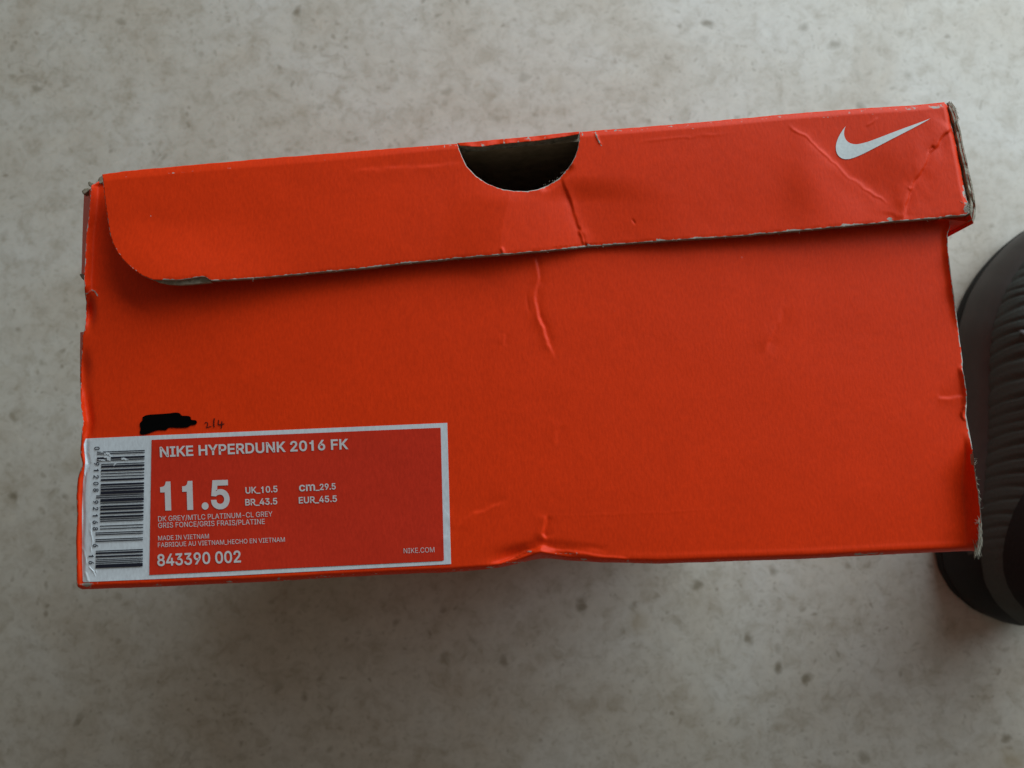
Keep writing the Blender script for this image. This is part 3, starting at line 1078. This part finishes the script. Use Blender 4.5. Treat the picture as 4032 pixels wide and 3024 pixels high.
# black-out and pencilled fraction above the label
K6 = lambda p: [(500 + 0.20344 * x, 1600 + 0.20344 * y) for x, y in p]
blot = smooth_poly(K6([(245, 520), (255, 470), (265, 430), (245, 375), (245, 335), (270, 300), (305, 260), (295, 215), (340, 180), (420, 160), (600, 150), (800, 138), (920, 118), (1000, 122), (1040, 150), (1055, 182),
                       (1180, 182), (1235, 205), (1238, 250), (1245, 262), (1330, 265), (1358, 300), (1345, 345), (1300, 362), (1225, 365), (1195, 398), (1150, 412), (960, 418), (860, 408), (790, 415), (780, 450), (740, 465),
                       (600, 458), (520, 485), (420, 525), (340, 550), (270, 548)]), 2)
child(flat_poly('marker_blot', [blot], lambda x, y: on_end(x, y, 0.00022), M_marker), end_panel)


def stroke(pts, w):
    p = smooth_poly(K6(pts), 2, False)
    d = np.gradient(p, axis=0)
    nrm = np.stack([-d[:, 1], d[:, 0]], 1)
    nrm /= np.hypot(nrm[:, 0], nrm[:, 1])[:, None] + 1e-9
    ww = w * (0.8 + 0.25 * np.sin(np.linspace(0, 3, len(p))))[:, None]
    return np.vstack([p + nrm * ww, (p - nrm * ww)[::-1]])


strokes = [stroke([(1505, 335), (1515, 312), (1545, 308), (1565, 330), (1560, 370), (1535, 410), (1530, 418), (1560, 408), (1600, 392), (1635, 388)], 1.7), stroke([(1688, 228), (1683, 300), (1678, 350), (1686, 408)], 2.4),
           stroke([(1776, 262), (1768, 310), (1762, 345), (1775, 358), (1830, 352), (1885, 338)], 2.1), stroke([(1838, 290), (1832, 350), (1826, 425)], 2.3)]
child(flat_poly('handwriting', strokes, lambda x, y: on_end(x, y, 0.0002), M_pen), end_panel)

# printed tick mark on the lid flap
K5 = lambda p: [(3100 + 0.36166 * x, 380 + 0.36166 * y) for x, y in p]
tick_up = smooth_poly(K5([(637, 320), (620, 362), (616, 405), (624, 445), (644, 480), (672, 503), (706, 516), (745, 521), (800, 514), (900, 486), (1050, 428), (1250, 352), (1420, 291), (1560, 238)]), 2, False)
tick_lo = smooth_poly(K5([(637, 320), (590, 383), (556, 443), (536, 498), (527, 548), (531, 592), (545, 630), (570, 660), (605, 679), (650, 684), (700, 675), (765, 652), (860, 607), (1000, 535), (1200, 431), (1380, 339), (1500, 274), (1560, 238)]), 2, False)
ts = np.linspace(0, 1, 60)


def resamp(p, key):
    s = np.r_[0, np.cumsum(np.hypot(*np.diff(p, axis=0).T))]
    s /= s[-1]
    return np.stack([np.interp(key, s, p[:, 0]), np.interp(key, s, p[:, 1])], 1)


U_, L_ = resamp(tick_up, ts), resamp(tick_lo, ts)
NR = 9
V, F = [], []
for k in range(60):
    for j in range(NR):
        t = j / (NR - 1)
        q = U_[k] * (1 - t) + L_[k] * t
        V.append(q)
V = np.array(V)
V3 = at(V[:, 0], V[:, 1], FACE + lid_height(V[:, 0], V[:, 1]) + 0.00012)
for k in range(59):
    for j in range(NR - 1):
        F.append((k * NR + j, k * NR + j + 1, (k + 1) * NR + j + 1, (k + 1) * NR + j))
lg = link_mesh('logo', V3, F, [M_logo], box, smooth=True)
fix_up(lg)
child(lg, flap)


# ------------------------------------------------------------------ torn fibres
def fibres(name, roots, parent, rad=0.00009):
    """bundle of paper hairs: each root = (x, y, height, dx, dy, length px, rise)"""
    V, F = [], []
    for (x, y, z, dx, dy, ln, rise) in roots:
        pts = []
        cx, cy = x, y
        a = math.atan2(dy, dx)
        for k in range(6):
            pts.append((cx, cy, z + rise * k / 5))
            a += random.uniform(-0.22, 0.22)
            cx += math.cos(a) * ln / 5
            cy += math.sin(a) * ln / 5
        P = [at(p[0], p[1], FACE + p[2]) for p in pts]
        b = len(V)
        for k, p in enumerate(P):
            r = rad * (1 - 0.12 * k)
            for j in range(3):
                an = j * math.tau / 3 + k * .3
                V.append((p[0] + r * math.cos(an), p[1] + r * math.sin(an) * .7, p[2] + r * math.sin(an)))
        for k in range(5):
            for j in range(3):
                F.append((b + k * 3 + j, b + k * 3 + (j + 1) % 3, b + (k + 1) * 3 + (j + 1) % 3, b + (k + 1) * 3 + j))
    o = link_mesh(name, V, F, [M_fibre], box, smooth=True)
    o['kind'] = 'stuff'
    return child(o, parent)


roots = []
for i in range(190):
    y = random.uniform(2052, 2178)
    xr_ = float(interp(RIGHT, np.array(min(y, 2170.0)), 1))
    z = float(end_height(np.array([xr_ - 6.0]), np.array([min(y, 2160.0)]))[0])
    spread = 10 + 12 * sstep(2080, 2170, y)
    roots.append((xr_ - random.uniform(0, spread), y, z + random.uniform(-.0008, .0012), random.uniform(-.15, .12), random.choice((-1, 1, 1)), random.uniform(12, 34), random.uniform(-.0006, .0006)))
for i in range(9):
    a = random.uniform(math.pi * 1.0, math.pi * 1.6)
    roots.append((3855, 2062, float(end_height(np.array([3850.0]), np.array([2062.0]))[0]) + .0003, math.cos(a), math.sin(a), random.uniform(12, 30), .0006))
for i in range(20):
    y = random.uniform(1800, 2050)
    xr_ = float(interp(RIGHT, np.array(y), 1))
    roots.append((xr_ - 1, y, float(end_height(np.array([xr_ - 2]), np.array([y]))[0]), random.uniform(.1, 1), random.uniform(-1, 1), random.uniform(6, 18), random.uniform(-.0004, .0006)))
fibres('frayed_fibre', roots, end_panel)
roots = []
for i in range(90):
    a = random.uniform(0, math.tau)
    x, y = 3813 + random.gauss(0, 6), 818 + random.gauss(0, 11)
    roots.append((x, y, float(lid_height(np.array([x]), np.array([y]))[0]) + random.uniform(0, .0006), math.cos(a), math.sin(a), random.uniform(8, 20), random.uniform(-.0003, .0008)))
for i in range(130):
    t = random.random()
    x = 3735 + 25 * t + random.uniform(-3, 12)
    y = 402 + 60 * t ** 1.4 + random.uniform(-4, 4)
    roots.append((x, y, .0014, random.uniform(-.2, .8), 1, random.uniform(8, 24), random.uniform(-.0006, .0004)))
for i in range(150):
    x = random.uniform(840, 3780)
    y = float(interp(LID_BOTTOM[:26], np.array(x)))
    roots.append((x, y + 1, float(lid_height(np.array([x]), np.array([y - 2]))[0]) - random.uniform(0, .0009), random.uniform(-1, 1), random.uniform(-.4, .3), random.uniform(5, 14), random.uniform(-.0003, .0003)))
for i in range(18):
    k = random.randrange(11, 15)
    x, y = HOLE[k]
    x += random.uniform(-15, 15); y += random.uniform(-4, 2)
    roots.append((x, y, float(lid_height(np.array([x]), np.array([y + 6.0]))[0]) - .0003, random.uniform(-1, 1), random.uniform(-1, .4), random.uniform(3, 7), .0))
fibres('frayed_fibre', roots, flap, 0.00007)

# ------------------------------------------------------------------ the shoe on the floor
M_knit, nt, b = new_mat('charcoal_knit')
v = coords(nt)
wv = N(nt, 'ShaderNodeTexWave', bands_direction='Y')
wv.inputs['Scale'].default_value = 300
wv.inputs['Distortion'].default_value = 1.5
nt.links.new(v, wv.inputs['Vector'])
kn = tex_noise(nt, v, 900, 3)
c = ramp(nt, kn, [(0.3, (0.016, 0.019, 0.016)), (0.75, (0.046, 0.055, 0.047))])
c = mix(nt, 0.35, c, ramp(nt, wv.outputs[0], [(0.2, (0.014, 0.016, 0.014)), (0.8, (0.055, 0.064, 0.055))]))
nt.links.new(c, b.inputs['Base Color'])
b.inputs['Roughness'].default_value = 0.8
bump(nt, b, kn, 0.5, 0.0005)
M_foam = plain('dull_grey_brown_foam', (0.046, 0.039, 0.035), 0.5, 0.3, 0.12, 120, 0.0002)
M_rubber = plain('black_rubber', (0.010, 0.0095, 0.009), 0.65, 0.2, 0.2, 200, 0.0002)
M_lace = plain('grey_lace', (0.10, 0.10, 0.105), 0.8, 0.2, 0.3, 1500, 0.0003)
M_lining = plain('dark_lining', (0.012, 0.012, 0.013), 0.9, 0.1, 0.2, 400)

shoe = bpy.data.objects.new('shoe', None)
COL.objects.link(shoe)
HEEL = np.array([0.333, -0.104])
TOE = np.array([0.388, 0.176])
SL = float(np.hypot(*(TOE - HEEL)))
ang = math.atan2(TOE[1] - HEEL[1], TOE[0] - HEEL[0]) - math.pi / 2
shoe.location = (HEEL[0], HEEL[1], 0)
shoe.rotation_euler = (0, 0, ang)
shoe.empty_display_size = 0.05
shoe['label'] = 'dark ribbed knit sports shoe with grey-brown toe rand, worn by someone standing beside the box'
shoe['category'] = 'shoe'


def shoe_mesh(name, verts, faces, mat, parent=None, smooth=True):
    me = bpy.data.meshes.new(name)
    me.from_pydata([tuple(p) for p in verts], [], faces)
    me.materials.append(mat)
    if smooth:
        me.polygons.foreach_set('use_smooth', np.ones(len(me.polygons), bool))
    me.update()
    o = bpy.data.objects.new(name, me)
    COL.objects.link(o)
    o.parent = parent or shoe
    return o


S_ = np.array([0, .01, .04, .09, .16, .28, .42, .56, .68, .77, .85, .91, .955, .985, 1.0])
MED_ = np.array([0, .015, .031, .043, .049, .0495, .049, .0525, .0570, .0530, .0440, .0340, .0230, .0120, 0])
LAT_ = np.array([0, .014, .029, .039, .043, .0435, .045, .0500, .0530, .0505, .0440, .0350, .0240, .0125, 0])
ss = 0.5 - 0.5 * np.cos(np.linspace(0, math.pi, 90))
med = np.interp(ss, S_, MED_)
lat = np.interp(ss, S_, LAT_)


def smooth1(a, k=5):
    ker = np.hanning(k + 2)[1:-1]
    ker /= ker.sum()
    p = np.pad(a, k // 2, mode='edge')
    r = np.convolve(p, ker, 'valid')
    r[0], r[-1] = a[0], a[-1]
    return r


med, lat = smooth1(med), smooth1(lat)


def ring_outline(inset, yoff=0.0, shrink=0.0):
    """closed plan outline: medial side heel->toe, lateral side toe->heel"""
    y = ss * SL
    k = 1 - shrink
    yy = SL * 0.5 + (y - SL * 0.5) * (1 - 2 * inset / SL)
    wm = np.maximum(med * (1 - inset / 0.055), 0)
    wl = np.maximum(lat * (1 - inset / 0.050), 0)
    L = np.stack([-wm, yy], 1)
    R = np.stack([wl, yy], 1)[::-1][1:-1]
    return np.vstack([L, R])


def loft(levels):
    V, F = [], []
    n = None
    for (inset, zf) in levels:
        o = ring_outline(inset)
        n = len(o)
        z = zf(o[:, 1] / SL) if callable(zf) else np.full(n, zf)
        V += [(p[0], p[1], zz) for p, zz in zip(o, z)]
    for k in range(len(levels) - 1):
        for i in range(n):
            j = (i + 1) % n
            F.append((k * n + j, k * n + i, (k + 1) * n + i, (k + 1) * n + j))
    return V, F, n


spring = lambda s: 0.010 * sstep(.78, 1.0, s) ** 1.3
sole_top = lambda s: 0.036 + 0.008 * sstep(.5, 0, s) + 0.006 * sstep(.55, .8, s) + 0.6 * spring(s)
V, F, n = loft([(0.006, lambda s: spring(s)), (0.0015, lambda s: 0.0015 + spring(s)), (0.0005, lambda s: .006 + spring(s)), (0.001, lambda s: .011 + spring(s))])
F = F + [tuple(range(n))]
shoe_mesh('outsole', V, F, M_rubber)


def sole_split(a, b):
    lv = [(0.0012, lambda s: .0112 + spring(s)), (0.0, lambda s: .015 + spring(s)), (0.0010, lambda s: sole_top(s) * .72), (0.0035, lambda s: sole_top(s) * .93), (0.0062, lambda s: sole_top(s) * 1.06), (0.0098, lambda s: sole_top(s) * 1.12)]
    return loft(lv)


V, F, n = sole_split(0, 1)
fr = [f for f in F if V[f[0]][1] > 0.15 * SL]
re = [f for f in F if V[f[0]][1] <= 0.15 * SL]
shoe_mesh('midsole', V, fr, M_foam)
shoe_mesh('shaded_heel', V, re, M_rubber)  # back of the midsole in black: the heel's shadow put into its colour

# upper: cross-sections from rand to rand with ribs across the foot
NS, NT = 260, 90
sv = np.linspace(0.012, 0.965, NS)
tv = np.linspace(0, 1, NT)
top = np.interp(sv, [0, .05, .15, .3, .42, .52, .62, .72, .82, .9, .965], [.082, .105, .108, .103, .108, .100, .088, .076, .066, .058, .046])
top = smooth1(top, 25)
wm = np.interp(sv, ss, med) - np.interp(sv, [0, .3, .6, .8, .9, .965, 1], [.0075, .0085, .0075, .0085, .0095, .0095, .010])
wl = np.interp(sv, ss, lat) - np.interp(sv, [0, .3, .6, .8, .9, .965, 1], [.0075, .0075, .008, .011, .0135, .0135, .012])
wm = np.maximum(wm, .004); wl = np.maximum(wl, .004)
zb = sole_top(sv) * 1.02
V = []
op = sstep(.44, .36, sv) * sstep(.05, .10, sv)          # ankle opening
for i, s in enumerate(sv):
    a = (tv - 0.5) * math.pi
    lift = np.cos(a) ** 0.80
    sx = np.sin(a)
    pw = np.sign(sx) * np.abs(sx) ** 0.82
    x = np.where(sx < 0, pw * wm[i], pw * wl[i])
    z = zb[i] + (top[i] - zb[i]) * lift
    y = np.full(NT, s * SL) + 0.012 * (1 - lift) * 0
    # ribs
    ph = (s * SL + 0.20 * np.abs(x) * (1.25 - s) - 0.25 * z) / 0.0082
    ph = ph + 0.9 * noise(np.full(NT, s * 8), x * 55, 3) + 0.35 * noise(np.full(NT, s * 26), x * 120, 4)
    r = np.abs((ph % 1) - 0.5) * 2
    prof = 1 - np.exp(-((1 - r) / 0.30) ** 2) + 0.25 * np.exp(-((1 - r) / 0.9) ** 2)
    env = sstep(.10, .24, s) * (1 - sstep(.80, .92, s)) * (0.35 + 0.65 * sstep(0.02, .18, np.minimum(tv, 1 - tv)))
    d = 0.0024 * (prof - .5) * env * (1 + 0.5 * noise(np.full(NT, s * 20), x * 60, 5))
    x = x + np.sin(a) * d
    z = z + np.cos(a) * d
    if op[i] > 0:                                   # hollow the ankle opening
        k = op[i]
        lim = 0.62 - 0.30 * (1 - k)
        ta = np.abs(tv - .5) * 2
        dip = (ta < lim * k)
        z = np.where(dip, z - 0.050 * k * (1 - (ta / (lim * k + 1e-6)) ** 6), z)
    V += [(xx, yy, zz) for xx, yy, zz in zip(x, y, z)]
F = [(i * NT + j, i * NT + j + 1, (i + 1) * NT + j + 1, (i + 1) * NT + j) for i in range(NS - 1) for j in range(NT - 1)]
F += [tuple(range(NT - 1, -1, -1)), tuple((NS - 1) * NT + j for j in range(NT))]
upper = shoe_mesh('upper', V, F, M_knit)
UV_ = np.array(V).reshape(NS, NT, 3)


def upath(s, t, lift=0.0015):
    i = int(np.clip((s - sv[0]) / (sv[-1] - sv[0]) * (NS - 1), 0, NS - 1))
    j = int(np.clip(t * (NT - 1), 0, NT - 1))
    p = UV_[i, j].copy()
    a = (tv[j] - .5) * math.pi
    return p + lift * np.array([math.sin(a), 0, math.cos(a)])


def tube(name, pts, r, mat, flat=0.5, parent=None):
    V, F = [], []
    P = [Vector(p) for p in pts]
    for k, p in enumerate(P):
        t = (P[min(k + 1, len(P) - 1)] - P[max(k - 1, 0)]).normalized()
        u = t.cross(Vector((0, 0, 1)))
        u = u.normalized() if u.length > 1e-6 else Vector((1, 0, 0))
        w = u.cross(t)
        for j in range(8):
            a = j * math.tau / 8
            V.append(p + u * (r * math.cos(a)) + w * (r * flat * math.sin(a)))
    for k in range(len(P) - 1):
        for j in range(8):
            F.append((k * 8 + j, k * 8 + (j + 1) % 8, (k + 1) * 8 + (j + 1) % 8, (k + 1) * 8 + j))
    F += [tuple(range(7, -1, -1)), tuple((len(P) - 1) * 8 + j for j in range(8))]
    return shoe_mesh(name, V, F, mat, parent)


for s in (.45, .50, .55, .60):
    tube('lace', [upath(s + 0.006 * math.sin(k), .36 + .28 * k / 12, .0022) for k in range(13)], .0034, M_lace)
tube('stripe', [upath(.655 - .028 * k / 8, .17 + .12 * k / 8, .0012) for k in range(9)], .0016, M_lace, .4, upper)
# collar lining
i0 = [i for i in range(NS) if op[i] > 0.3]
cv, cf = [], []
for i in i0:
    ymid = sv[i] * SL
    for t in (-1, 1):
        cv.append((t * (wm[i] if t < 0 else wl[i]) * .55, ymid, top[i] - .045))
for k in range(len(i0) - 1):
    cf.append((2 * k, 2 * k + 1, 2 * k + 3, 2 * k + 2))
shoe_mesh('insole', cv, cf, M_lining)

# trouser leg added above the shoe, nearly all unseen, to shade the lower-right floor
M_cloth = plain('added_leg_cloth', (0.014, 0.012, 0.0115), 0.9, 0.1, 0.25, 700, 0.0004)
keys = [(.086, .002, .062, .052), (.12, .003, .056, .055), (.20, .004, .040, .062), (.32, .004, .030, .068), (.46, .0, .040, .070), (.56, -.010, .045, .078), (.72, -.040, .000, .088), (.92, -.080, -.070, .098)]
kz = np.array(keys)
zz = np.linspace(kz[0, 0], kz[-1, 0], 70)
NV = 40
V, F = [], []
for i, z in enumerate(zz):
    cx, cy, r = (np.interp(z, kz[:, 0], kz[:, k]) for k in (1, 2, 3))
    for j in range(NV):
        a = j * math.tau / NV
        rr = r * (1 + 0.05 * float(noise(np.array(a * 1.6), np.array(z * 22), 14)) + 0.02 * math.sin(3 * a + 40 * z))
        V.append((cx + rr * math.cos(a), cy + rr * 1.12 * math.sin(a), z + (0.010 * math.sin(a) if i == 0 else 0)))
for i in range(len(zz) - 1):
    for j in range(NV):
        k = (j + 1) % NV
        F.append((i * NV + j, i * NV + k, (i + 1) * NV + k, (i + 1) * NV + j))
F.append(tuple((len(zz) - 1) * NV + j for j in range(NV)))
shoe_mesh('added_trouser_leg', V, F, M_cloth)
